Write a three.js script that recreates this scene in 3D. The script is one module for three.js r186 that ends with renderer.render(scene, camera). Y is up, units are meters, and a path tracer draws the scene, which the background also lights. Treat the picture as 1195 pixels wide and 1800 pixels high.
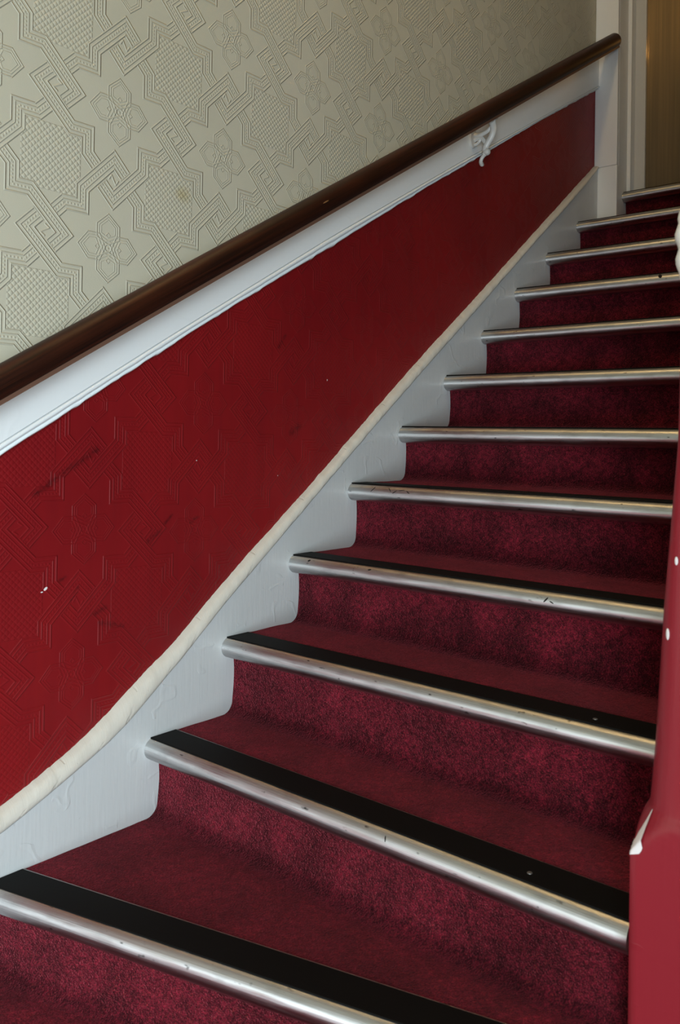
import * as THREE from 'three';
import { RectAreaLightUniformsLib } from 'three/addons/lights/RectAreaLightUniformsLib.js';
import { mergeGeometries } from 'three/addons/utils/BufferGeometryUtils.js';
import { RoundedBoxGeometry } from 'three/addons/geometries/RoundedBoxGeometry.js';

// ------------------------------------------------------------------ camera, sky, lights, exposure
const scene = new THREE.Scene();
const camera = new THREE.PerspectiveCamera(2 * Math.atan(900 / 1508.636) * 180 / Math.PI, 1195 / 1800, 0.05, 60);
camera.rotation.order = 'YXZ';
camera.rotation.set(0.007995, 0.698409, 0.015155);
camera.position.set(1.749858, -0.032382, 2.415734);
camera.setViewOffset(1195, 1800, -1.2, 147.8, 1195, 1800);     // shifted lens: verticals stay upright
camera.focus = 2.9; camera.userData.fStop = 7;
scene.add(camera);

scene.background = new THREE.Color(0.31, 0.39, 0.5);
RectAreaLightUniformsLib.init();
const renderer = new THREE.WebGLRenderer({ antialias: true });
renderer.setSize(1195, 1800);
renderer.toneMapping = THREE.LinearToneMapping;
renderer.toneMappingExposure = 1.0;
renderer.shadowMap.enabled = true;

// daylight through the glazed entrance at the side of the hall, right of the camera
const DAY = { x: 2.8, z0: 3.3, z1: 5.15, y0: -1.35, y1: 0.45 };
const day = new THREE.RectAreaLight(new THREE.Color(0.80, 0.94, 1.0), 25, DAY.z1 - DAY.z0, DAY.y1 - DAY.y0);
day.position.set(DAY.x - 0.04, (DAY.y0 + DAY.y1) / 2, (DAY.z0 + DAY.z1) / 2);
day.lookAt(0, day.position.y, day.position.z);
scene.add(day);

// ------------------------------------------------------------------ helpers
let seed = 7;
const rnd = () => { seed = (seed * 1664525 + 1013904223) >>> 0; return seed / 4294967296; };
function hash(i, j, k) { let h = (i * 374761393 + j * 668265263 + k * 2147483647 + 1442695041) | 0; h = Math.imul(h ^ (h >>> 13), 1274126177); h ^= h >>> 16; return (h >>> 0) / 4294967296; }
const sm = (t) => t * t * (3 - 2 * t), lerp = (a, b, t) => a + (b - a) * t, clamp = (v, a, b) => Math.min(b, Math.max(a, v));
function vnoise(x, y, k = 0, px = 0, py = 0) {                     // value noise, tiling when px, py are given
  const i = Math.floor(x), j = Math.floor(y), fx = sm(x - i), fy = sm(y - j);
  const w = (a, p) => p ? ((a % p) + p) % p : a;
  const h = (a, b) => hash(w(a, px), w(b, py), k);
  return lerp(lerp(h(i, j), h(i + 1, j), fx), lerp(h(i, j + 1), h(i + 1, j + 1), fx), fy);
}
function fbm(x, y, k, oct, p = 0, q = p) { let s = 0, a = 0.5, t = 0; for (let o = 0; o < oct; o++) { s += a * vnoise(x, y, k + o * 17, p, q); t += a; x *= 2; y *= 2; p *= 2; q *= 2; a *= 0.5; } return s / t; }
function tex(w, h, fn, srgb = false) {
  const d = new Uint8Array(w * h * 4);
  for (let j = 0; j < h; j++) for (let i = 0; i < w; i++) {
    const v = fn((i + 0.5) / w, (j + 0.5) / h), o = (j * w + i) * 4;
    if (typeof v === 'number') d[o] = d[o + 1] = d[o + 2] = clamp(v * 255 + 0.5, 0, 255); else for (let c = 0; c < 3; c++) d[o + c] = clamp(v[c] * 255 + 0.5, 0, 255);
    d[o + 3] = 255;
  }
  const t = new THREE.DataTexture(d, w, h, THREE.RGBAFormat);
  t.wrapS = t.wrapT = THREE.RepeatWrapping; t.magFilter = THREE.LinearFilter; t.minFilter = THREE.LinearMipmapLinearFilter; t.generateMipmaps = true;
  if (srgb) t.colorSpace = THREE.SRGBColorSpace;
  t.needsUpdate = true; return t;
}
function scaled(t, sx, sy = sx, rot = 0) { const c = t.clone(); c.repeat.set(1 / sx, 1 / sy); c.rotation = rot; c.needsUpdate = true; return c; }
const taken = {};
function numbered(n) { const k = taken[n] = (taken[n] ?? -1) + 1; return k ? n + '_' + String(k).padStart(3, '0') : n; }
function shade(m) { m.castShadow = true; m.receiveShadow = true; return m; }
function part(name, geo, mat, parent, label) { const m = shade(new THREE.Mesh(geo, mat)); m.name = name; if (label) m.userData.label = label; parent.add(m); return m; }
function thing(name, label, category, pos = [0, 0, 0], group) { const g = new THREE.Group(); g.name = numbered(name); g.position.set(...pos); g.userData = { label, category }; if (group) g.userData.group = group; scene.add(g); return g; }
function struct(name, label) { const g = new THREE.Group(); g.name = name; g.userData = { kind: 'structure', label }; scene.add(g); return g; }
// outline in (z, y), extruded from x0 to x1; uv in metres (u = -z, v = y)
function prismX(pts, x0, x1) {
  const s = new THREE.Shape(pts.map(([z, y]) => new THREE.Vector2(-z, y)));
  const g = new THREE.ExtrudeGeometry(s, { depth: x1 - x0, bevelEnabled: false }).rotateY(Math.PI / 2).translate(x0, 0, 0);
  const p = g.attributes.position, n = g.attributes.normal, uv = g.attributes.uv;
  for (let i = 0; i < p.count; i++) Math.abs(n.getX(i)) > 0.5 ? uv.setXY(i, -p.getZ(i), p.getY(i)) : uv.setXY(i, p.getX(i) * 1.0, Math.abs(n.getY(i)) > 0.5 ? p.getZ(i) : p.getY(i));
  return g;
}
function box(x0, x1, y0, y1, z0, z1, r = 0) {
  const g = r ? new RoundedBoxGeometry(x1 - x0, y1 - y0, z1 - z0, 2, r) : new THREE.BoxGeometry(x1 - x0, y1 - y0, z1 - z0);
  g.translate((x0 + x1) / 2, (y0 + y1) / 2, (z0 + z1) / 2);
  const p = g.attributes.position, n = g.attributes.normal, uv = g.attributes.uv;
  for (let i = 0; i < p.count; i++) { const ax = Math.abs(n.getX(i)), ay = Math.abs(n.getY(i)), az = Math.abs(n.getZ(i)); ax > ay && ax > az ? uv.setXY(i, p.getZ(i), p.getY(i)) : ay > az ? uv.setXY(i, p.getX(i), p.getZ(i)) : uv.setXY(i, p.getX(i), p.getY(i)); }
  return g;
}
// surface through rows of points; every row has the same number of points
function sheet(rows, uvs, closed = false) {
  const nr = rows.length, nc = rows[0].length, pos = [], uv = [], idx = [];
  for (let i = 0; i < nr; i++) for (let j = 0; j < nc; j++) { pos.push(...rows[i][j]); uv.push(...(uvs ? uvs(i, j, rows[i][j]) : [i / nr, j / nc])); }
  const jn = closed ? nc : nc - 1;
  for (let i = 0; i < nr - 1; i++) for (let j = 0; j < jn; j++) { const a = i * nc + j, b = i * nc + (j + 1) % nc, c = a + nc, d = b + nc; idx.push(a, b, c, b, d, c); }
  const g = new THREE.BufferGeometry();
  g.setAttribute('position', new THREE.Float32BufferAttribute(pos, 3)); g.setAttribute('uv', new THREE.Float32BufferAttribute(uv, 2)); g.setIndex(idx); g.computeVertexNormals();
  return g;
}
const poly = (pts) => (z) => {                                     // monotone table in z (falling) -> y
  let i = 0; while (i < pts.length - 2 && z < pts[i + 1][0]) i++;
  const [z0, y0] = pts[i], [z1, y1] = pts[i + 1]; return y0 + (y1 - y0) * (z - z0) / (z1 - z0);
};
const smooth = (f, w) => (z) => { let s = 0; for (let k = -3; k <= 3; k++) s += f(z + k * w / 3); return s / 7; };

// ------------------------------------------------------------------ measured lines of the staircase (z, y), metres
const XW = -0.02;                                                  // face of the left wall; x = 0 is the face of the stringer
const W = 1.232;                                                   // clear width of the flight
const NOSE = [                                                     // [y, z at the wall, z at the right end, y shift at the right end]
  [-1.2019, 1.93, 1.40, 0], [-1.0019, 1.4825, 1.1769, 0], [-0.8019, 1.0580, 1.0582, 0], [-0.5922, 0.8051, 0.7985, 0], [-0.3915, 0.5442, 0.551, 0],
  [-0.1871, 0.2742, 0.276, 0.0005], [-0.0004, 0.0042, 0.0042, -0.0006], [0.1936, -0.2722, -0.285, 0.0015], [0.3863, -0.5331, -0.5331, 0.0015],
  [0.5911, -0.7986, -0.815, 0], [0.7864, -1.0738, -1.105, 0.002], [0.9867, -1.3806, -1.378, 0], [1.1785, -1.684, -1.666, 0]];
const GROOVE = smooth(poly([[3, -1.24], [2, -1.08], [1.455, -0.9075], [1.4024, -0.885], [1.3431, -0.858], [1.2442, -0.8118], [1.1652, -0.774], [1.1078, -0.7342], [1.0198, -0.6657], [0.9353, -0.6000], [0.8224, -0.5051], [0.6939, -0.4093], [0.5118, -0.2707], [0.3929, -0.1814], [0.1795, -0.0192], [-0.087, 0.1768], [-0.3698, 0.3815], [-0.5775, 0.5339], [-0.9356, 0.7979], [-1.2048, 0.9927], [-1.4908, 1.2007], [-1.61, 1.300]]), 0.05);
const CAPTOP = smooth(poly([[3, -1.18], [2, -1.02], [1.4452, -0.8559], [1.3677, -0.8233], [1.2701, -0.7774], [1.1931, -0.7319], [1.0946, -0.6596], [0.9579, -0.5709], [0.8664, -0.4939], [0.7314, -0.392], [0.5594, -0.2659], [0.437, -0.1774], [0.1554, 0.036], [-0.0968, 0.2239], [-0.2088, 0.3052], [-0.4002, 0.4408], [-0.7968, 0.7275], [-1.1992, 1.018], [-1.5906, 1.3018], [-1.62, 1.322]]), 0.04);
const DADO = poly([[2.6, -0.76], [1.9, -0.335], [1.4713, -0.0623], [1.0146, 0.2151], [0.3972, 0.5817], [-0.3573, 1.0113], [-1.5702, 1.6845], [-1.61, 1.706]]);
const DADOLOW = poly([[2.6, -0.79], [1.9, -0.362], [1.46, -0.0876], [1.3406, -0.0148], [1.2093, 0.0675], [0.9981, 0.1958], [0.7907, 0.3190], [0.6229, 0.4165], [0.3733, 0.5600], [-0.0972, 0.8389], [-0.3895, 1.0036], [-0.9819, 1.3434], [-1.5936, 1.6802], [-1.62, 1.695]]);
const ZA = -1.6009;                                                // face of the doorway's architrave at the top of the flight

// ------------------------------------------------------------------ textures
// Embossed paper: straps that interlace round lozenge-filled stars, with a four-petalled flower between them.
const LAT = 0.3385, TH = Math.atan2(-0.0262, 0.3375);
const strapPts = [[0.2035, 0.002], [0.170, 0.0365], [0.0830, -0.0510], [0.0830, -0.0945], [0.0350, -0.0945], [-0.0020, -0.1315]];
const segs = strapPts.slice(0, -1).map((a, i) => { const b = strapPts[i + 1], l = Math.hypot(b[0] - a[0], b[1] - a[1]); return { a, b, l, d: [(b[0] - a[0]) / l, (b[1] - a[1]) / l], pri: [0.5, 2, 2, 2, 1][i] }; });
const bump1 = (d, w) => { const t = Math.abs(d) / w; return t < 1 ? 0.5 + 0.5 * Math.cos(Math.PI * t) : 0; };
const core = [[0.0435, 0.065], [0.0765, 0.065], [0.0765, -0.032], [0.065, -0.0435], [0.065, -0.0765], [-0.032, -0.0765], [-0.0435, -0.065], [-0.0765, -0.065], [-0.0765, 0.032], [-0.065, 0.0435], [-0.065, 0.0765], [0.032, 0.0765]];
function inside(p, x, y) { let c = false; for (let i = 0, j = p.length - 1; i < p.length; j = i++) { const [xi, yi] = p[i], [xj, yj] = p[j]; if ((yi > y) !== (yj > y) && x < (xj - xi) * (y - yi) / (yj - yi) + xi) c = !c; } return c; }
function strapAt(x, y) {                                           // best strap over this point: [priority, lateral distance, distance along]
  let best = null;
  for (let r = 0; r < 4; r++) {
    for (let i = 0; i < segs.length; i++) {
      const s = segs[i], px = x - s.a[0], py = y - s.a[1], t = px * s.d[0] + py * s.d[1], d = -px * s.d[1] + py * s.d[0];
      if (Math.abs(d) > 0.0185) continue;
      if (i === 0 ? t < 0 : (px * (s.d[0] + segs[i - 1].d[0]) + py * (s.d[1] + segs[i - 1].d[1])) < 0) continue;
      if (i === segs.length - 1) { if (t > s.l) continue; } else { const n = segs[i + 1]; if ((x - s.b[0]) * (s.d[0] + n.d[0]) + (y - s.b[1]) * (s.d[1] + n.d[1]) > 0) continue; }
      if (!best || s.pri > best[0]) best = [s.pri, d, t, i === 0 ? t : 1];
    }
    [x, y] = [-y, x];
  }
  return best;
}
function starHeight(x, y) {
  const b = strapAt(x, y);
  if (b) {
    const d = Math.abs(b[1]);
    let h = 0.18 + 0.8 * bump1(d - 0.0160, 0.0030) + 0.66 * bump1(d - 0.0070, 0.0023) + (d < 0.0045 ? 0.5 * bump1(d, 0.0038) * bump1(((b[2] / 0.0088) % 1 + 1) % 1 - 0.5, 0.42) : 0);
    if (b[3] < 0.003) h = 0.75;
    return [b[0], h];
  }
  if (inside(core, x, y)) { const P = 0.01035, s = (x + y) * Math.SQRT1_2 / P * Math.PI, t = (x - y) * Math.SQRT1_2 / P * Math.PI; return [0.2, 0.05 + 0.72 * Math.pow(Math.abs(Math.sin(s) * Math.sin(t)), 0.55)]; }
  return null;
}
function flowerHeight(x, y) {
  const r = Math.hypot(x, y); let h = 0;
  if (r < 0.023) h = 0.55 * bump1(r - 0.017, 0.003) + 0.6 * bump1(r - 0.009, 0.003) + 0.5 * bump1(r, 0.004);
  for (let k = 0; k < 4; k++) {
    const w = Math.abs(y), D = Math.min(0.034 - w, (0.086 - x) * 0.85 - w * 0.72, (x - 0.014) * 0.75 - w * 0.35 + 0.006);
    if (D > 0 && x > 0.004) h = Math.max(h, 0.75 * bump1(D - 0.0022, 0.0024), 0.55 * bump1(D - 0.0085, 0.0022), 0.5 * bump1(D - 0.0145, 0.0022), 0.12);
    const q = Math.abs(x - 0.031) + w; if (x > 0) h = Math.max(h, 0.6 * bump1(q - 0.006, 0.003));
    [x, y] = [-y, x];
  }
  return h;
}
const A = [LAT * Math.cos(TH), LAT * Math.sin(TH)], B = [-A[1], A[0]];
const CURL = [[-0.013, 0.001], [-0.006, 0.011], [0.006, -0.011], [0.013, -0.001]];
const paperRelief = tex(1024, 1024, (s, t) => {
  const X = s * A[0] + t * B[0], Y = s * A[1] + t * B[1];
  let best = null;
  for (let i = -1; i <= 2; i++) for (let j = -1; j <= 2; j++) {
    const x = X - i * A[0] - j * B[0], y = Y - i * A[1] - j * B[1];
    if (x * x + y * y > 0.062) continue;
    const h = starHeight(x, y); if (h && (!best || h[0] > best[0])) best = h;
  }
  const curl = (kx, ky, r) => {                                     // small curl inside the key where two straps hook together
    let x = X - kx, y = Y - ky, m = 9; if (r) [x, y] = [y, -x];
    for (let i = 0; i < 3; i++) { const [ax, ay] = CURL[i], [bx, by] = CURL[i + 1], q = clamp(((x - ax) * (bx - ax) + (y - ay) * (by - ay)) / ((bx - ax) ** 2 + (by - ay) ** 2), 0, 1); m = Math.min(m, Math.hypot(x - ax - q * (bx - ax), y - ay - q * (by - ay))); }
    return 0.7 * bump1(m, 0.0034);
  };
  const key = Math.max(curl(A[0] / 2, A[1] / 2, 0), curl(A[0] / 2 + B[0], A[1] / 2 + B[1], 0), curl(B[0] / 2, B[1] / 2, 1), curl(A[0] + B[0] / 2, A[1] + B[1] / 2, 1));
  let h = best ? best[1] : key > 0 ? key : flowerHeight(X - (A[0] + B[0]) / 2, Y - (A[1] + B[1]) / 2);
  return 0.08 + 0.85 * h + 0.03 * vnoise(s * 256, t * 256, 3, 256, 256);
});
// maps the paper's lattice to uv in metres: star at u = -1.3495, v = 0.590
function onWall(t) {
  const c = t.clone(); c.matrixAutoUpdate = false; const k = 1 / (LAT * LAT);
  const a = A[0] * k, b = A[1] * k, e = B[0] * k, f = B[1] * k, u0 = -1.3495, v0 = 0.592;
  c.matrix.set(a, b, -(a * u0 + b * v0), e, f, -(e * u0 + f * v0), 0, 0, 1); c.needsUpdate = true; return c;
}
const mottle = tex(512, 512, (s, t) => 0.5 + 0.9 * (fbm(s * 6, t * 6, 5, 6, 6) - 0.5));
const creamColor = tex(1024, 1024, (s, t) => {                     // a square of 2.4 m, with one brown stain
  const n = fbm(s * 5, t * 5, 21, 5, 5) - 0.5, z = -(s * 2.4 - 1.6), y = t * 2.4;
  const st = Math.max(0, 1 - Math.hypot((z - 0.965) / 0.032, (y - 0.592) / 0.026)) * (0.3 + fbm(s * 60, t * 60, 9, 3) * 0.7);
  return [0.755 + 0.05 * n - 0.10 * st, 0.735 + 0.05 * n - 0.14 * st, 0.655 + 0.06 * n - 0.24 * st];
}, true);
creamColor.repeat.set(1 / 2.4, 1 / 2.4); creamColor.offset.set(1.6 / 2.4, 0);
const scuffs = [[1.2154, -0.4711, 1.1837, -0.4594, 0.004], [1.0068, -0.2679, 0.985, -0.2473, 0.003], [0.9217, -0.2708, 0.8964, -0.2573, 0.003], [1.199, -0.4941, 1.1333, -0.5115, 0.004], [0.5377, -0.0274, 0.5055, -0.0098, 0.008], [1.3086, -0.3784, 1.2939, -0.3735, 0.003], [1.377, -0.178, 1.215, -0.076, 0.006], [1.28, -0.43, 1.26, -0.40, 0.003], [0.60, 0.22, 0.57, 0.26, 0.004], [1.06, -0.31, 1.02, -0.285, 0.004]];
const redColor = tex(1024, 1024, (s, t) => {                       // a square of 2.6 m; dark scuffs left by hands and shoes
  const z = -(s * 2.6 - 1.6), y = t * 2.6 - 0.9;
  let k = 0;
  for (const [za, ya, zb, yb, w] of scuffs) {
    const dz = zb - za, dy = yb - ya, q = clamp(((z - za) * dz + (y - ya) * dy) / (dz * dz + dy * dy), 0, 1), d = Math.hypot(z - za - q * dz, y - ya - q * dy);
    if (d < w * 2) k = Math.max(k, (1 - d / (w * 2)) * (0.1 + 0.9 * Math.max(0, vnoise(s * 700, t * 700, 4) - 0.3)));
  }
  const n = fbm(s * 7, t * 7, 31, 5, 7) - 0.5, st = fbm(s * 160, t * 10, 33, 3, 160, 10) - 0.5, f = 1 + 0.25 * n + 0.07 * st - 0.6 * k;
  return [0.515 * f, 0.080 * f + 0.02 * n, 0.098 * f];
}, true);
redColor.repeat.set(1 / 2.6, 1 / 2.6); redColor.offset.set(1.6 / 2.6, 0.9 / 2.6);
const paintBump = tex(512, 512, (s, t) => {
  const strokes = fbm(s * 90, t * 7, 41, 3, 90, 7), lump = fbm(s * 22, t * 22, 43, 3, 22), ridge = 1 - Math.abs(fbm(s * 5, t * 5, 47, 3, 5) - 0.5) * 18;
  return 0.35 + 0.16 * strokes + 0.16 * lump + 0.4 * Math.max(0, ridge) * (vnoise(s * 9, t * 9, 48, 9, 9) > 0.62 ? 1 : 0);
});
const carpetColor = tex(1024, 1024, (s, t) => {                    // 0.55 m square of cut pile
  const fine = hash(Math.floor(s * 1024), Math.floor(t * 1024), 51), tuft = vnoise(s * 340, t * 340, 52, 340, 340), clump = fbm(s * 60, t * 60, 53, 3, 60), big = fbm(s * 7, t * 7, 54, 4, 7);
  const v = clamp(0.44 + 0.75 * (tuft - 0.5) + 0.55 * (fine - 0.5) + 0.6 * (clump - 0.5) + 0.5 * (big - 0.5), 0.03, 1.3), hot = vnoise(s * 260, t * 260, 57, 260, 260) > 0.82 ? 1 : 0;
  return [0.092 + 0.43 * v + 0.11 * hot, 0.022 + 0.10 * v + 0.06 * hot, 0.035 + 0.155 * v + 0.03 * hot];
}, true);
const carpetBump = tex(1024, 1024, (s, t) => 0.25 + 0.4 * vnoise(s * 340, t * 340, 52, 340, 340) + 0.35 * vnoise(s * 180, t * 180, 58, 180, 180));
const metalMap = tex(1024, 256, (s, t) => {                        // u along the nosing; worn bright, dirty in patches
  const streak = fbm(s * 5, t * 70, 61, 3, 5, 70), dirt = fbm(s * 26, t * 7, 63, 4, 26, 7), spot = Math.max(0, fbm(s * 60, t * 12, 66, 3, 60, 12) - 0.80) * 4;
  const v = 0.965 + 0.12 * (streak - 0.5) - 0.28 * Math.max(0, dirt - 0.52) - spot;
  return [v, v * 0.985, v * 0.965];
}, true);
const metalRough = tex(1024, 256, (s, t) => 0.56 + 0.3 * (fbm(s * 18, t * 24, 71, 4, 18, 24) - 0.5) + 0.12 * (fbm(s * 6, t * 80, 72, 2, 6, 80) - 0.5));
const metalBump = tex(1024, 256, (s, t) => { const dent = fbm(s * 40, t * 8, 75, 3, 40, 8); return 0.5 + 0.35 * (dent - 0.5) + 0.2 * (fbm(s * 8, t * 110, 76, 2, 8, 110) - 0.5); });
const woodColor = tex(1024, 256, (s, t) => {
  const g = fbm(s * 6 + 2 * fbm(s * 3, t * 3, 81, 2, 3), t * 40, 82, 4, 6, 40), p = fbm(s * 8, t * 5, 83, 3, 8, 5);
  const v = 0.55 + 0.9 * (g - 0.5) + 0.9 * (p - 0.5); return [0.08 + 0.17 * v, 0.035 + 0.07 * v, 0.02 + 0.03 * v];
}, true);
const doorColor = tex(512, 1024, (s, t) => { const g = fbm(s * 90, t * 3, 91, 4, 90, 3), v = 0.5 + 0.7 * (g - 0.5); return [0.43 + 0.16 * v, 0.40 + 0.14 * v, 0.32 + 0.10 * v]; }, true);

// ------------------------------------------------------------------ materials
const std = (o) => new THREE.MeshStandardMaterial(o), phys = (o) => new THREE.MeshPhysicalMaterial(o);
const M = {
  cream: std({ map: creamColor, roughness: 0.62, bumpMap: onWall(paperRelief), bumpScale: 0.0030 }),
  red: phys({ map: redColor, roughness: 0.42, bumpMap: onWall(paperRelief), bumpScale: 0.0015, specularIntensity: 0.6 }),
  white: phys({ color: '#ced1d1', roughness: 0.34, bumpMap: scaled(paintBump, 0.42), bumpScale: 0.0016 }),
  cap: phys({ color: '#d9d4c8', roughness: 0.42, bumpMap: scaled(paintBump, 0.20), bumpScale: 0.002 }),
  trimWhite: phys({ color: '#ecf0f1', roughness: 0.36, bumpMap: scaled(paintBump, 0.7), bumpScale: 0.0006 }),
  bracket: phys({ color: '#c4c2bd', roughness: 0.35 }),
  wood: phys({ map: woodColor, roughness: 0.45, specularIntensity: 0.5 }),
  woodEdge: std({ color: '#6b4c3d', roughness: 0.5 }),
  carpet: phys({ map: scaled(carpetColor, 0.55), roughness: 1, bumpMap: scaled(carpetBump, 0.55), bumpScale: 0.004, vertexColors: true, sheen: 1, sheenRoughness: 1, sheenColor: new THREE.Color(0.92, 0.17, 0.22), specularIntensity: 0.15 }),
  metal: phys({ color: '#d9dde1', anisotropy: 0.75, map: scaled(metalMap, 1.3, 0.12), metalness: 1, roughness: 0.72, roughnessMap: scaled(metalRough, 1.3, 0.12), bumpMap: scaled(metalBump, 1.3, 0.12), bumpScale: 0.0007 }),
  rubber: phys({ color: '#060706', roughness: 0.7, specularIntensity: 0.35, bumpMap: scaled(mottle, 0.1), bumpScale: 0.0003 }),
  bare: std({ color: '#8a6038', roughness: 0.6 }),
  nick: std({ color: '#1d1b18', roughness: 0.8 }),
  screw: std({ color: '#8c8a86', metalness: 0.7, roughness: 0.5 }),
  timber: std({ color: '#5a4030', roughness: 0.8 }),
  newelRed: phys({ color: '#8c222c', roughness: 0.36, bumpMap: scaled(paintBump, 0.3), bumpScale: 0.0012 }),
  newelWhite: phys({ color: '#e4e4dc', roughness: 0.4 }),
  hall: std({ color: '#77736a', roughness: 0.9 }),
  plaster: std({ color: '#cfcabb', roughness: 0.9, bumpMap: scaled(mottle, 0.8), bumpScale: 0.001 }),
  door: phys({ map: scaled(doorColor, 0.6, 1.2), roughness: 0.5, transmission: 0.5, thickness: 0 }),
  shadow: std({ color: '#2a2622', roughness: 1 }),
  glass: phys({ color: '#ffffff', transmission: 1, roughness: 0, thickness: 0, ior: 1.45 }),
  opal: std({ color: '#fff3dc', roughness: 0.5, emissive: '#ffca7a', emissiveIntensity: 2.5 }),
  brass: std({ color: '#a88a4a', metalness: 1, roughness: 0.35 }),
  chip: std({ color: '#e9e4e2', roughness: 0.7 }),
};

// ------------------------------------------------------------------ the setting
const zs = (z0, z1, n) => Array.from({ length: n + 1 }, (_, i) => z0 + (z1 - z0) * i / n);
const ZB = 5.4, FLOOR = -1.4, CEIL = 3.35, XR = DAY.x;
{
  const w = struct('wall_left', 'left stair wall, cream embossed paper above red painted paper');
  const mid = zs(2.6, -1.62, 40).map((z) => [z, DADO(z) + 0.06]);
  part('upper_wallpaper', prismX([[ZB, -0.7], ...mid, [-1.62, CEIL], [ZB, CEIL]], XW - 0.12, XW), M.cream, w, 'cream embossed wallpaper of interlaced stars');
  part('lower_wallpaper', prismX([[ZB, FLOOR - 0.1], [ZB, -0.7], ...mid, [-1.62, FLOOR - 0.1]], XW - 0.12, XW), M.red, w, 'the same embossed paper under dark red gloss paint');
  const chipGeo = new THREE.CircleGeometry(0.5, 9); const chips = [];
  for (const [z, y, a, b, r] of [[1.3446, -0.3935, 0.011, 0.006, 0.7], [1.354, -0.400, 0.006, 0.003, 0.1], [0.3773, 0.1392, 0.003, 0.006, 0], [0.5934, -0.1556, 0.003, 0.003, 0], [0.905, -0.107, 0.003, 0.003, 0]]) {
    const g = new THREE.CylinderGeometry(0.5, 0.5, 0.0008, 9).rotateX(Math.PI / 2).scale(a, b, 1).rotateZ(r).rotateY(Math.PI / 2).translate(XW + 0.0002, y, z);
    part('paint_chip', g, M.chip, w);
  }
}
// stringer board with a rounded cap moulding
{
  const t = struct('trim_1', 'white painted stair stringer with a worn rounded cap');
  const zz = zs(2.9, ZA, 120), notch = [];
  for (let k = 12; k >= 1; k--) { const [y, z] = NOSE[k]; notch.push([Math.max(z - 0.03, ZA), y - 0.26]); }
  part('stringer_board', prismX([...zz.map((z) => [z, GROOVE(z) - 0.0012]), [ZA, 0.75], [1.3, -1.42], [2.9, -1.42]], XW, 0), M.white, t);
  const prof = [[-0.02, 0], [0.0, 0.02], [0.0042, 0.05], [0.0062, 0.2], [0.0058, 0.42], [0.002, 0.66], [-0.006, 0.86], [-0.0205, 1.0]];
  const rows = zs(2.9, ZA, 700).map((z) => {
    const g = GROOVE(z) + 0.001 + 0.016 * Math.max(0, fbm(z * 17, 4.4, 107, 3) - 0.58), c = CAPTOP(z) + 0.005 * (fbm(z * 34, 3.1, 101, 4) - 0.5) + 0.002 * (vnoise(z * 260, 1, 103) - 0.5), wob = 0.003 * (fbm(z * 26, 8.2, 104, 3) - 0.5);
    return prof.map(([x, q], i) => [x + (i > 1 && i < 7 ? wob + 0.0022 * (vnoise(z * 60, q * 6, 105) - 0.5) : 0), g + (c - g) * q, z]);
  });
  part('cap_moulding', sheet(rows, (i, j, p) => [-p[2], prof[j][1] * 0.05]), M.cap, t, 'cream tinted rounded cap, its paint chipped');
}
// dado board behind the handrail, with a bead along its lower edge
{
  const t = struct('trim_2', 'white painted dado board behind the handrail with a bead along its foot');
  const zz = zs(2.6, ZA, 60);
  part('dado_board', prismX([...zz.map((z) => [z, DADO(z) + 0.144]), ...zz.slice().reverse().map((z) => [z, DADO(z) + 0.0008])], XW, 0), M.trimWhite, t);
  const prof = [[-0.02, 0], [-0.001, 0.02], [0.0035, 0.1], [0.0055, 0.24], [0.004, 0.4], [-0.0035, 0.52], [-0.0045, 0.62], [0.001, 0.7], [0.0005, 0.8], [-0.006, 0.92], [-0.0202, 1]];
  const rows = zs(2.6, ZA, 600).map((z) => {
    const g = DADO(z) - 0.0008, c = DADOLOW(z) + 0.0055 * (fbm(z * 22, 5.5, 111, 5) - 0.5) - 0.004 * Math.max(0, vnoise(z * 40, 2, 112) - 0.75) * 4;
    return prof.map(([x, q]) => [x, g + (c - g) * q, z]);
  });
  part('bead_moulding', sheet(rows.map((r) => r.slice().reverse()), (i, j, p) => [-p[2], j * 0.003]), M.trimWhite, t, 'narrow bead with a ragged painted edge');
}
// doorway at the top of the flight
{
  const wf = struct('wall_far', 'wall with the doorway at the top of the stairs');
  part('wall_plaster', mergeGeometries([box(XW - 0.1, 0.093, FLOOR, CEIL, -1.9, ZA - 0.02), box(1.1, XR, FLOOR, CEIL, -1.9, ZA - 0.022), box(0.093, 1.1, 3.2, CEIL, -1.9, ZA - 0.02)]), M.plaster, wf);
  const d = struct('door_1', 'white doorway with a brown glazed door at the top of the stairs');
  part('architrave', box(XW, 0.095, 1.296, 3.25, ZA - 0.022, ZA, 0.004), M.trimWhite, d);
  part('plinth_block', box(XW, 0.0965, 0.90, 1.2945, ZA - 0.022, ZA + 0.001, 0.004), M.trimWhite, d);
  part('jamb', box(0.075, 0.095, 0.95, 3.2, -1.779, ZA - 0.022), M.trimWhite, d);
  part('door_stop', box(0.08, 0.1122, 0.95, 3.2, -1.779, -1.7278, 0.002), M.trimWhite, d);
  part('door_stile', box(0.100, 0.164, 1.19, 3.2, -1.82, -1.779, 0.002), M.white, d, 'white painted stile of the door');
  part('door_glass', box(0.164, 1.05, 1.19, 3.2, -1.797, -1.792), M.door, d, 'brown obscured glass of the door, glowing faintly from a lamp beyond');
  part('jamb', box(1.05, 1.1, 0.95, 3.2, -1.81, ZA - 0.022), M.trimWhite, d);
  part('architrave', box(1.06, 1.17, 0.95, 3.25, ZA - 0.022, ZA, 0.004), M.trimWhite, d);
}
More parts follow.
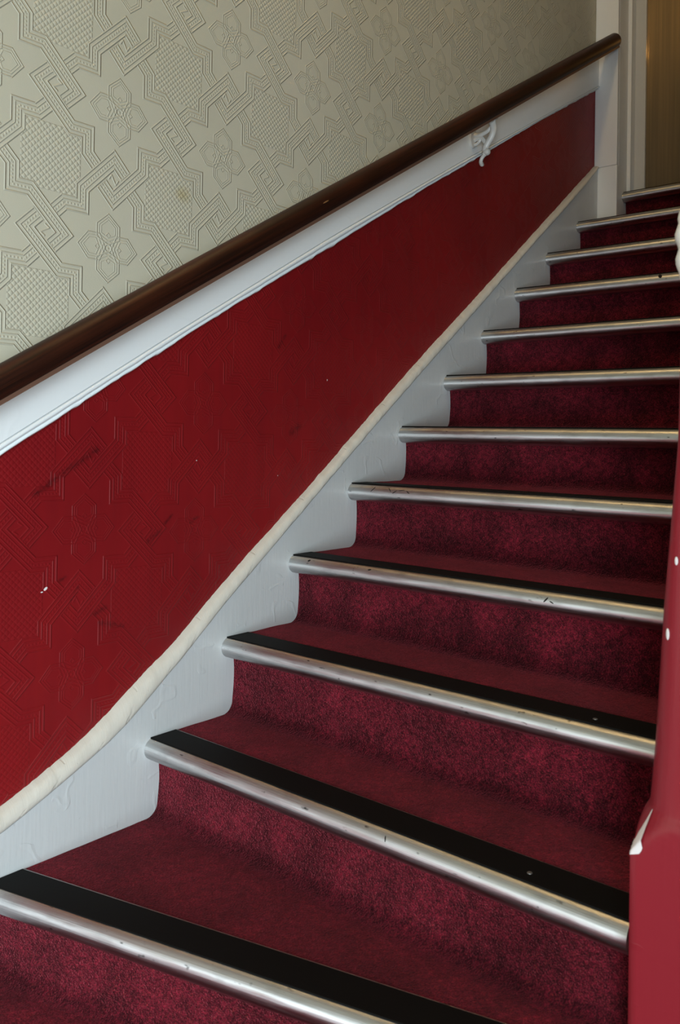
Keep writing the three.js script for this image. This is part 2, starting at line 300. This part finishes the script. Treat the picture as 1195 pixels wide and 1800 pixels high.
{
  const b = struct('wall_corridor', 'dark corridor walls beyond the glazed door');
  part('wall_plaster', mergeGeometries([box(-0.1, 1.35, 1.1, 1.185, -3.0, -1.905), box(-0.1, 1.35, 3.2, 3.3, -3.0, -1.905), box(-0.1, -0.02, 1.185, 3.2, -3.0, -1.905), box(1.27, 1.35, 1.185, 3.2, -3.0, -1.905), box(-0.02, 1.27, 1.185, 3.2, -3.0, -2.92)]), M.hall, b);
  const l = thing('corridor_lamp', 'small warm lamp in the corridor, seen as a glow through the brown door glass', 'lamp', [0.30, 2.06, -2.16]);
  part('opal_shade', new THREE.SphereGeometry(0.035, 24, 16), M.opal, l); part('rod', new THREE.CylinderGeometry(0.006, 0.006, 1.1, 10).translate(0, 0.58, 0), M.brass, l);
  const p = new THREE.PointLight(new THREE.Color(1, 0.62, 0.30), 4.5); p.position.set(0.30, 2.06, -2.16); p.shadow.radius = 1; scene.add(p);
}
// the rest of the stairwell, out of the picture
{
  const c = struct('ceiling', 'plain plaster ceiling of the stairwell'); part('ceiling_plaster', box(XW - 0.14, XR + 0.12, CEIL, CEIL + 0.1, -1.95, ZB + 0.12), M.plaster, c);
  const f = struct('floor', 'carpeted half landing below the stairs');
  const g = box(XW - 0.14, XR + 0.12, FLOOR - 0.1, FLOOR, 1.0, ZB + 0.12); g.setAttribute('color', new THREE.Float32BufferAttribute(new Float32Array(g.attributes.position.count * 3).fill(0.8), 3));
  part('landing_carpet', g, M.carpet, f);
  const r = struct('wall_right', 'plaster wall along the right side of the flight, behind the newel'); part('wall_plaster', box(1.285, 1.40, FLOOR, CEIL, ZA - 0.018, 0.95), M.hall, r);
  const b = struct('wall_back', 'plain plaster wall of the hall behind the viewer'); part('wall_plaster', box(XW - 0.14, XR + 0.12, FLOOR - 0.1, CEIL, ZB, ZB + 0.12), M.hall, b);
  const e = struct('wall_entrance', 'hall wall with the glazed entrance');
  part('wall_plaster', mergeGeometries([box(XR, XR + 0.12, FLOOR - 0.1, CEIL, -1.9, DAY.z0), box(XR, XR + 0.12, FLOOR - 0.1, CEIL, DAY.z1, ZB), box(XR, XR + 0.12, DAY.y1, CEIL, DAY.z0, DAY.z1), box(XR, XR + 0.12, FLOOR - 0.1, DAY.y0, DAY.z0, DAY.z1)]), M.hall, e);
  const w = struct('window_1', 'glazed opening that lets daylight onto the stairs');
  const fr = 0.05, X0 = XR + 0.03, X1 = XR + 0.1; part('window_frame', mergeGeometries([box(X0, X1, DAY.y0, DAY.y1, DAY.z0, DAY.z0 + fr), box(X0, X1, DAY.y0, DAY.y1, DAY.z1 - fr, DAY.z1), box(X0, X1, DAY.y0, DAY.y0 + fr, DAY.z0 + fr, DAY.z1 - fr), box(X0, X1, DAY.y1 - fr, DAY.y1, DAY.z0 + fr, DAY.z1 - fr)]), M.trimWhite, w);
  part('window_pane', box(XR + 0.06, XR + 0.065, DAY.y0 + fr, DAY.y1 - fr, DAY.z0 + fr, DAY.z1 - fr), M.glass, w);
}

// ------------------------------------------------------------------ the staircase: timber body, one carpet section per step
const noseX = (k, x) => { const [y, za, zb, dy] = NOSE[k], t = x / W; return [y + dy * t, za + (zb - za) * t]; };
{
  const st = thing('staircase', 'steep staircase covered in dark crimson pile carpet, rising to the doorway', 'staircase');
  const body = [];
  const solid = (k, x0, x1, back) => {                             // solid timber under a tread, from x0 to x1
    const p = (x) => { const [y, z] = noseX(k, x), zn = back ?? (k < 12 ? noseX(k + 1, x)[1] - 0.03 : z - 0.09); return [[x, y - 0.058, z - 0.03], [x, y - 0.012, z - 0.03], [x, y - 0.012, zn], [x, y - 0.45, zn]]; };
    const a = p(x0), b = p(x1), q = sheet([a, b], null, true).toNonIndexed(); q.computeVertexNormals(); body.push(q);
    for (const c of [a, b]) { const g = new THREE.BufferGeometry(); g.setAttribute('position', new THREE.Float32BufferAttribute([...c[0], ...c[1], ...c[2], ...c[0], ...c[2], ...c[3]], 3)); g.setAttribute('uv', new THREE.Float32BufferAttribute(new Float32Array(12), 2)); g.computeVertexNormals(); body.push(g); }
  };
  for (let k = 1; k <= 10; k++) solid(k, 0.0005, W - 0.002);
  solid(11, 0.098, 1.046); solid(11, 0.0005, 0.0975, ZA + 0.004); solid(11, 1.0465, W - 0.002, ZA + 0.004); solid(12, 0.098, 1.045);
  part('stair_body', mergeGeometries(body), M.timber, st);
  part('outer_string', prismX([[0.98, NOSE[2][0] - 0.3], [0.98, NOSE[2][0] + 0.08], [-1.6, 1.2], [-1.6, 0.55]], W, W + 0.03), M.newelRed, st, 'red painted outer string');
  const NX = 90;
  const lay = (k, xA, xB, back) => {
    const rows = [], cols = [], uvl = [];
    for (let i = 0; i <= NX; i++) {
      const x = lerp(xA, xB, i / NX), [y, z] = noseX(k, x), row = [], cc = [];
      let zr, top;
      if (k < 12 && !back) { const [yn, zn] = noseX(k + 1, x); zr = zn - 0.0255; top = yn - 0.045; } else { zr = (back ?? -1.776) - 0.034; top = y; }
      const z0 = z - (k ? 0.0865 : 0.05), R = 0.034, pts = [];
      for (let j = 0; j <= 14; j++) pts.push([lerp(z0, zr + R, j / 14), y - 0.0012]);
      if (k < 12 && !back) {
        for (let j = 1; j <= 9; j++) { const a = j / 9 * Math.PI / 2; pts.push([zr + R - R * Math.sin(a), y - 0.0012 + R - R * Math.cos(a)]); }
        for (let j = 1; j <= 12; j++) { const q = j / 12; pts.push([zr - 0.004 * Math.sin(q * Math.PI), lerp(y + R, top, q)]); }
      }
      let len = 0, prev = null; const L = [];
      for (const [pz, py] of pts) { if (prev) len += Math.hypot(pz - prev[0], py - prev[1]); prev = [pz, py]; L.push(len); }
      pts.forEach(([pz, py], j) => {
        const q = j / (pts.length - 1), n = 0.0055 * (fbm(x * 7 + k * 9.3, L[j] * 9, 121, 3) - 0.5) * Math.sin(Math.min(1, q * 6) * Math.PI / 2) * Math.sin(Math.min(1, (1 - q) * 6) * Math.PI / 2);
        row.push([x, py + n, pz + n]);
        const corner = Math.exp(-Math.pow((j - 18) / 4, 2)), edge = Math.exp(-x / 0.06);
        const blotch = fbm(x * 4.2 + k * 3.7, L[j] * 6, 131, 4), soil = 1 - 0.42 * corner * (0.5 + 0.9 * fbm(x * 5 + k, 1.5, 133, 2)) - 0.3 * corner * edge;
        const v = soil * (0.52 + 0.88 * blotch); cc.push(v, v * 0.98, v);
        uvl.push([x + k * 0.173, L[j] + k * 0.291]);
      });
      rows.push(row); cols.push(...cc);
    }
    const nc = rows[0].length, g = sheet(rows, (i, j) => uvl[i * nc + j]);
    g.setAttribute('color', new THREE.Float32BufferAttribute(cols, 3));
    return g;
  };
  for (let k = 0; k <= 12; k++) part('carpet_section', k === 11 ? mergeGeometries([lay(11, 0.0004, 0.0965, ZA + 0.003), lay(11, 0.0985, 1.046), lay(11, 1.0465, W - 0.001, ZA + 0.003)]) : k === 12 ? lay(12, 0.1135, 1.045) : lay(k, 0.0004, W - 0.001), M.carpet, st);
}

// ------------------------------------------------------------------ metal nosings
const HEIGHTS = [0, 0.056, 0.0565, 0.0562, 0.0545, 0.056, 0.0567, 0.0564, 0.052, 0.0565, 0.0545, 0.050, 0.050];
const NOSE_LABEL = ['',
  'lowest metal stair nosing, set askew and running off the bottom edge', 'metal stair nosing whose right end stops at the red newel foot, wide black strip',
  'metal stair nosing third up from the bottom, black strip with a screw near the newel', 'fourth metal stair nosing from the bottom, narrow sliver of black strip showing',
  'fifth metal stair nosing from the bottom, black scratches on its rounded face near the stringer', 'sixth metal stair nosing from the bottom, level in the picture at eye height',
  'seventh metal stair nosing from the bottom, seen slightly from below, tilted up to the right', 'eighth metal stair nosing from the bottom, gold sheen along its top', 'ninth metal stair nosing from the bottom, with a dark nick near the white newel beads',
  'third metal stair nosing from the top, beside the white bead of the newel', 'second metal stair nosing from the top, ending just in front of the architrave', 'topmost metal stair nosing, on the sill between the door jambs'];
function makeNosing(k) {
  const x0 = k === 12 ? 0.0965 : 0.0008, [y, z] = noseX(k, x0), t = thing('stair_nosing', NOSE_LABEL[k], 'stair nosing', [x0, y, z], 'metal stair nosings');
  const H = HEIGHTS[k], N = 60, at = (x) => { const [a, b] = noseX(k, x); return [a - y, b - z]; }, xb = k === 12 ? 1.046 : W - 0.003;
  const prof = [];
  for (let j = 0; j <= 18; j++) { const a = lerp(1.16, -1.5708, j / 18); prof.push([-0.012 + 0.030 * Math.cos(a), -H / 2 + H / 2 * Math.sin(a)]); }
  prof.push([-0.0235, -H], [-0.0235, -H + 0.004], [-0.0235, -0.004], [-0.086, -0.004], [-0.086, -0.0006], [-0.083, 0.0002], [-0.0825, -0.0015], [-0.0015, -0.0022]);
  const rows = [], uvr = []; let len = [0]; for (let j = 1; j < prof.length; j++) len.push(len[j - 1] + Math.hypot(prof[j][0] - prof[j - 1][0], prof[j][1] - prof[j - 1][1]));
  for (let i = 0; i <= N; i++) { const x = lerp(x0, xb, i / N), [dy, dz] = at(x); rows.push(prof.map(([pz, py]) => [x - x0, py + dy, pz + dz])); }
  const g = sheet(rows.map((r) => r), (i, j, p) => [p[0] + k * 0.41, len[j] + k * 0.07], true);
  const ends = [0, N].map((i) => { const sh = new THREE.Shape(prof.map(([pz, py]) => new THREE.Vector2(-pz, py))), e = new THREE.ShapeGeometry(sh); e.rotateY(Math.PI / 2).translate(rows[i][0][0], rows[i][0][1] - prof[0][1], rows[i][0][2] - prof[0][0]); return e; });
  part('bullnose', mergeGeometries([g, ...ends]), M.metal, t, 'worn rounded aluminium edge');
  const p2 = [[-0.0005, -0.0016], [-0.0008, 0.0009], [-0.0015, 0.0014], [-0.0805, 0.0014], [-0.0818, 0.0008], [-0.0818, -0.0016]], r2 = [];
  for (let i = 0; i <= N; i++) { const x = lerp(x0, xb, i / N), [dy, dz] = at(x); r2.push(p2.map(([pz, py]) => [x - x0, py + dy, pz + dz])); }
  part('grip_strip', sheet(r2, (i, j, p) => [p[0], p[2]], true).toNonIndexed(), M.rubber, t, 'black anti-slip strip').geometry.computeVertexNormals();
  for (const [sk, sx, dz] of [[2, 1.0366, -0.029], [3, 1.0427, -0.028]]) if (sk === k) { const [dy, dzz] = at(sx); part('screw', new THREE.CylinderGeometry(0.0045, 0.005, 0.0012, 20).translate(sx - x0, dy + 0.0018, dzz + dz), M.screw, t); }
  for (const [nk, sx, a, l, w, turn] of NICKS) if (nk === k) {       // dark nicks worn into the rounded face; a is the angle round it
    const [dy, dz] = at(sx), g = new THREE.SphereGeometry(0.5, 12, 8).scale(l, w, 0.0012).rotateZ(turn).rotateX(-a);
    part('nick', g.translate(sx - x0, dy - H / 2 + (H / 2) * Math.sin(a), dz - 0.012 + 0.030 * Math.cos(a)), M.nick, t);
  }
  return t;
}
const NICKS = [[4, 0.075, 0.75, 0.010, 0.007, 0.4], [5, 0.10, 0.5, 0.022, 0.003, 0.9], [5, 0.165, 0.55, 0.020, 0.0025, -0.8], [5, 0.185, 0.35, 0.018, 0.003, 0.6], [5, 0.21, 0.6, 0.022, 0.002, 0.2], [5, 0.235, 0.4, 0.015, 0.003, -0.5], [6, 0.075, 1.1, 0.045, 0.004, 0.05], [9, 0.60, 0.55, 0.013, 0.020, 0.5], [4, 0.83, 0.3, 0.016, 0.004, 0.9], [4, 0.845, 0.15, 0.012, 0.003, -0.4], [4, 0.30, 0.7, 0.012, 0.005, 0.2], [2, 0.75, 0.55, 0.003, 0.012, 0.3]];
for (let k = 1; k <= 12; k++) makeNosing(k);

// ------------------------------------------------------------------ handrail and its bracket
{
  const ry = (z) => 0.9586 - 0.59 * z, X = 0.08, z1 = 2.3, z0 = ZA + 0.003;
  const t = thing('handrail', 'dark mahogany handrail running up the left wall to the architrave', 'handrail', [X, ry(z1), z1]);
  const L = Math.hypot(z1 - z0, ry(z0) - ry(z1)), prof = [];
  const place = (a, b, s) => { const q = s / L, z = lerp(0, z0 - z1, q), y = ry(z1 + z) - ry(z1), ux = 0.508, uy = 0.861; return [a, y + b * uy, z + b * ux]; };   // b is measured square to the rail
  for (let j = 0; j < 40; j++) { const a = j / 40 * 2 * Math.PI; prof.push([0.034 * Math.cos(a), Math.max(-0.0265, 0.0345 * Math.sin(a))]); }
  const rows = [], ss = [];
  for (let i = 0; i <= 80; i++) { ss.push(lerp(0, L - 0.012, i / 80)); rows.push(prof.map(([a, b]) => place(a, b, lerp(0, L - 0.012, i / 80)))); }
  for (let i = 1; i <= 6; i++) { const f = Math.cos(i / 6 * Math.PI / 2 * 0.98), s = L - 0.012 + 0.012 * Math.sin(i / 6 * Math.PI / 2); ss.push(s); rows.push(prof.map(([a, b]) => place(a * (0.55 + 0.45 * f), b * (0.55 + 0.45 * f), s))); }
  rows.push(prof.map(() => place(0, 0, L))); ss.push(L);
  rows.unshift(prof.map(() => place(0, 0, 0))); ss.unshift(0);
  part('rail', sheet(rows.map((r) => r.slice().reverse()), (i, j) => [ss[i] / 1.6, j / 40], true), M.wood, t);
  const p2 = [[-0.021, -0.0268], [-0.021, -0.036], [0.021, -0.036], [0.021, -0.0268]], r2 = []; for (let i = 0; i <= 40; i++) r2.push(p2.map(([a, b]) => place(a, b, lerp(0, L - 0.012, i / 40))));
  const strip = sheet(r2, null, true).toNonIndexed(); strip.computeVertexNormals();
  part('core_strip', strip, M.woodEdge, t, 'flat paler brown strip under the rail');
  { const s = (2.3 - 0.545) / (z1 - z0) * L, g = new THREE.SphereGeometry(0.5, 10, 8).scale(0.002, 0.004, 0.03).rotateX(Math.atan(0.59)).translate(...place(0.0333, 0.006, s)); part('worn_patch', g, M.bare, t, 'pale bare scratch in the varnish'); }
  // scrolled bracket, in a plane square to the wall
  const zb = -0.4367, o = [X, ry(z1), z1], br = new THREE.Group(); br.name = 'rail_bracket'; br.userData.label = 'white painted scrolled iron bracket'; t.add(br);
  br.position.set(-o[0], -o[1], zb - o[2]);
  const tube = (pts, rad, n = 40) => {                              // tapered, slightly flat bar along points (x, y)
    const c = new THREE.CatmullRomCurve3(pts.map(([x, y, z = 0]) => new THREE.Vector3(x, y, z))), rows = [];
    for (let i = 0; i <= n; i++) {
      const q = i / n, p = c.getPoint(q), d = c.getTangent(q), r = rad(q), nx = -d.y, ny = d.x, row = [];
      for (let j = 0; j < 14; j++) { const a = j / 14 * 2 * Math.PI, e = 1 + 0.12 * Math.cos(4 * a); row.push([p.x + nx * r * e * Math.cos(a), p.y + ny * r * e * Math.cos(a), p.z + 0.8 * r * e * Math.sin(a)]); }
      rows.push(row);
    }
    rows.unshift(rows[0].map(() => c.getPoint(0).toArray())); rows.push(rows[1].map(() => c.getPoint(1).toArray()));
    return sheet(rows, null, true);
  };
  const arm = tube([[0.082, 1.186], [0.083, 1.172], [0.088, 1.150], [0.089, 1.130], [0.080, 1.108], [0.066, 1.090], [0.057, 1.074], [0.056, 1.056], [0.050, 1.046], [0.041, 1.036], [0.037, 1.022], [0.042, 1.012], [0.048, 1.013]], (q) => q < 0.08 ? 0.0150 : q < 0.55 ? 0.0138 - 0.002 * q : q < 0.66 ? 0.0100 : 0.0082 - 0.001 * q, 70);
  part('scroll_arm', mergeGeometries([arm, new THREE.SphereGeometry(0.0128, 18, 14).toNonIndexed() && sheet(Array.from({ length: 13 }, (_, i) => Array.from({ length: 18 }, (_, j) => { const a = i / 12 * Math.PI, b = j / 18 * 2 * Math.PI; return [0.064 + 0.0135 * Math.sin(a) * Math.cos(b), 1.056 + 0.0135 * Math.cos(a), 0.0125 * Math.sin(a) * Math.sin(b)]; })), null, true)]), M.bracket, br);
  const sx = [tube([[0.003, 1.131], [0.022, 1.126], [0.045, 1.130], [0.066, 1.137], [0.080, 1.150]], (q) => 0.0108 - 0.004 * q), tube([[0.003, 1.112], [0.020, 1.116], [0.040, 1.112], [0.052, 1.098], [0.060, 1.085]], (q) => 0.0092 - 0.002 * q), tube([[0.004, 1.094], [0.018, 1.096], [0.030, 1.104], [0.036, 1.114]], (q) => 0.006)];
  part('cross_arm', mergeGeometries(sx), M.bracket, br);
  const plate = new THREE.Shape(); plate.absellipse(0, 0, 0.019, 0.038, 0, Math.PI * 2);
  part('wall_plate', new THREE.ExtrudeGeometry(plate, { depth: 0.004, bevelEnabled: true, bevelSize: 0.003, bevelThickness: 0.003, bevelSegments: 3, curveSegments: 24 }).rotateY(Math.PI / 2).translate(0.001, 1.1215, 0.006), M.bracket, br);
  const saddle = mergeGeometries([box(0.064, 0.096, -0.003, 0.003, -0.03, 0.03, 0.002)]).rotateX(Math.atan(0.59)).translate(0, ry(zb) - 0.0445, 0);
  part('saddle', saddle, M.bracket, br);
}

// ------------------------------------------------------------------ newel post
{
  const X = 1.332, Z = 1.08, t = thing('newel_post', 'red painted newel post with chipped corner and white turned beads, out of focus', 'newel post', [X, -1.4, Z]), oy = 1.4, h = 0.07;
  const rad = poly([[0.05, 0.0275], [-0.03, 0.0285], [-0.14, 0.036], [-0.284, 0.046], [-0.489, 0.0555], [-0.604, 0.064], [-0.7, 0.066]]);   // (y falling, radius)
  const rows = [], sq = (a) => h / Math.max(Math.abs(Math.cos(a)), Math.abs(Math.sin(a)));
  const NS = 64, ring = (y, f) => Array.from({ length: NS }, (_, j) => { const a = j / NS * 2 * Math.PI + Math.PI / 4; const r = f(a); return [r * Math.cos(a), y + oy, r * Math.sin(a)]; });
  for (const y of [-1.4, -1.1, -0.9, -0.72, -0.646]) rows.push(ring(y, sq));
  for (let i = 1; i <= 8; i++) { const q = i / 8; rows.push(ring(lerp(-0.646, -0.58, q), (a) => Math.min(sq(a), lerp(0.099, rad(-0.58), Math.pow(q, 0.9))))); }
  for (let i = 1; i <= 20; i++) { const y = lerp(-0.58, 0.10, i / 20); rows.push(ring(y, () => rad(y))); }
  rows.push(ring(0.10, () => 0.0001));
  part('post', sheet(rows.map((r) => r.slice().reverse()), (i, j, p) => [j / NS * 0.4, p[1]], true), M.newelRed, t, 'red painted square foot and tapered round shaft');
  // bare white chip on the corner, where the square foot turns into the round shaft
  const patch = []; for (let i = 0; i <= 12; i++) {
    const q = i / 12, y = lerp(-0.650, -0.584, q), hw = 0.16 * Math.min(1, 0.55 + q * 3) * (1 - q) + 0.012;
    patch.push(Array.from({ length: 9 }, (_, j) => { const a = 0.745 * Math.PI + (j / 4 - 1) * hw, r = Math.min(sq(a), y < -0.646 ? 1 : lerp(0.099, rad(-0.58), Math.pow((y + 0.646) / 0.066, 0.9))) + 0.0013; return [r * Math.cos(a), y - (j - 4) * 0.0012 * (1 - q) + oy, r * Math.sin(a)]; }));
  }
  part('chipped_corner', sheet(patch), M.chip, t, 'white patch where the red paint is chipped');
  const pts = [[0.0001, 0.098], [0.0255, 0.099], [0.0258, 0.13], [0.026, 0.18], [0.0275, 0.205], [0.031, 0.222], [0.0352, 0.234], [0.0358, 0.243], [0.0335, 0.251], [0.0318, 0.257], [0.0335, 0.264], [0.0368, 0.272], [0.0372, 0.280], [0.0345, 0.289], [0.0322, 0.297], [0.0335, 0.303], [0.0318, 0.312], [0.026, 0.324], [0.022, 0.36], [0.022, 0.52], [0.027, 0.54], [0.027, 0.56], [0.012, 0.58], [0.0001, 0.584]];
  part('turned_top', new THREE.LatheGeometry(pts.map(([r, y]) => new THREE.Vector2(r, y + oy)), 40), M.newelWhite, t, 'white painted turned beads');
  for (const [y, a, w, hh] of [[-0.212, 2.02, 0.004, 0.008], [-0.322, 2.22, 0.005, 0.011]]) { const r = rad(y) + 0.0008; part('paint_chip', new THREE.SphereGeometry(0.5, 10, 8).scale(w * 1.6, hh * 1.6, 0.003).rotateY(-a + Math.PI / 2).translate(r * Math.cos(a), y + oy, r * Math.sin(a)), M.chip, t); }
}

// ------------------------------------------------------------------ warm ceiling lamp over the flight, out of the picture
{
  const P = [0.70, CEIL, 0.95], t = thing('ceiling_lamp', 'round opal ceiling lamp with a brass rim over the stairs', 'lamp', P);
  const g = new THREE.LatheGeometry([[0.0001, -0.10], [0.06, -0.095], [0.11, -0.075], [0.14, -0.03]].map(([r, y]) => new THREE.Vector2(r, y)), 40);
  part('opal_shade', g, M.opal, t); part('rim', new THREE.CylinderGeometry(0.15, 0.15, 0.03, 40).translate(0, -0.015, 0), M.brass, t);
  const l = new THREE.PointLight(new THREE.Color(1, 0.66, 0.28), 3.0); l.position.set(P[0], P[1] - 0.16, P[2]); l.castShadow = true; l.shadow.radius = 6; scene.add(l);
}
scene.traverse((o) => { if (o.isLight && o.shadow) o.castShadow = true; });
renderer.render(scene, camera);
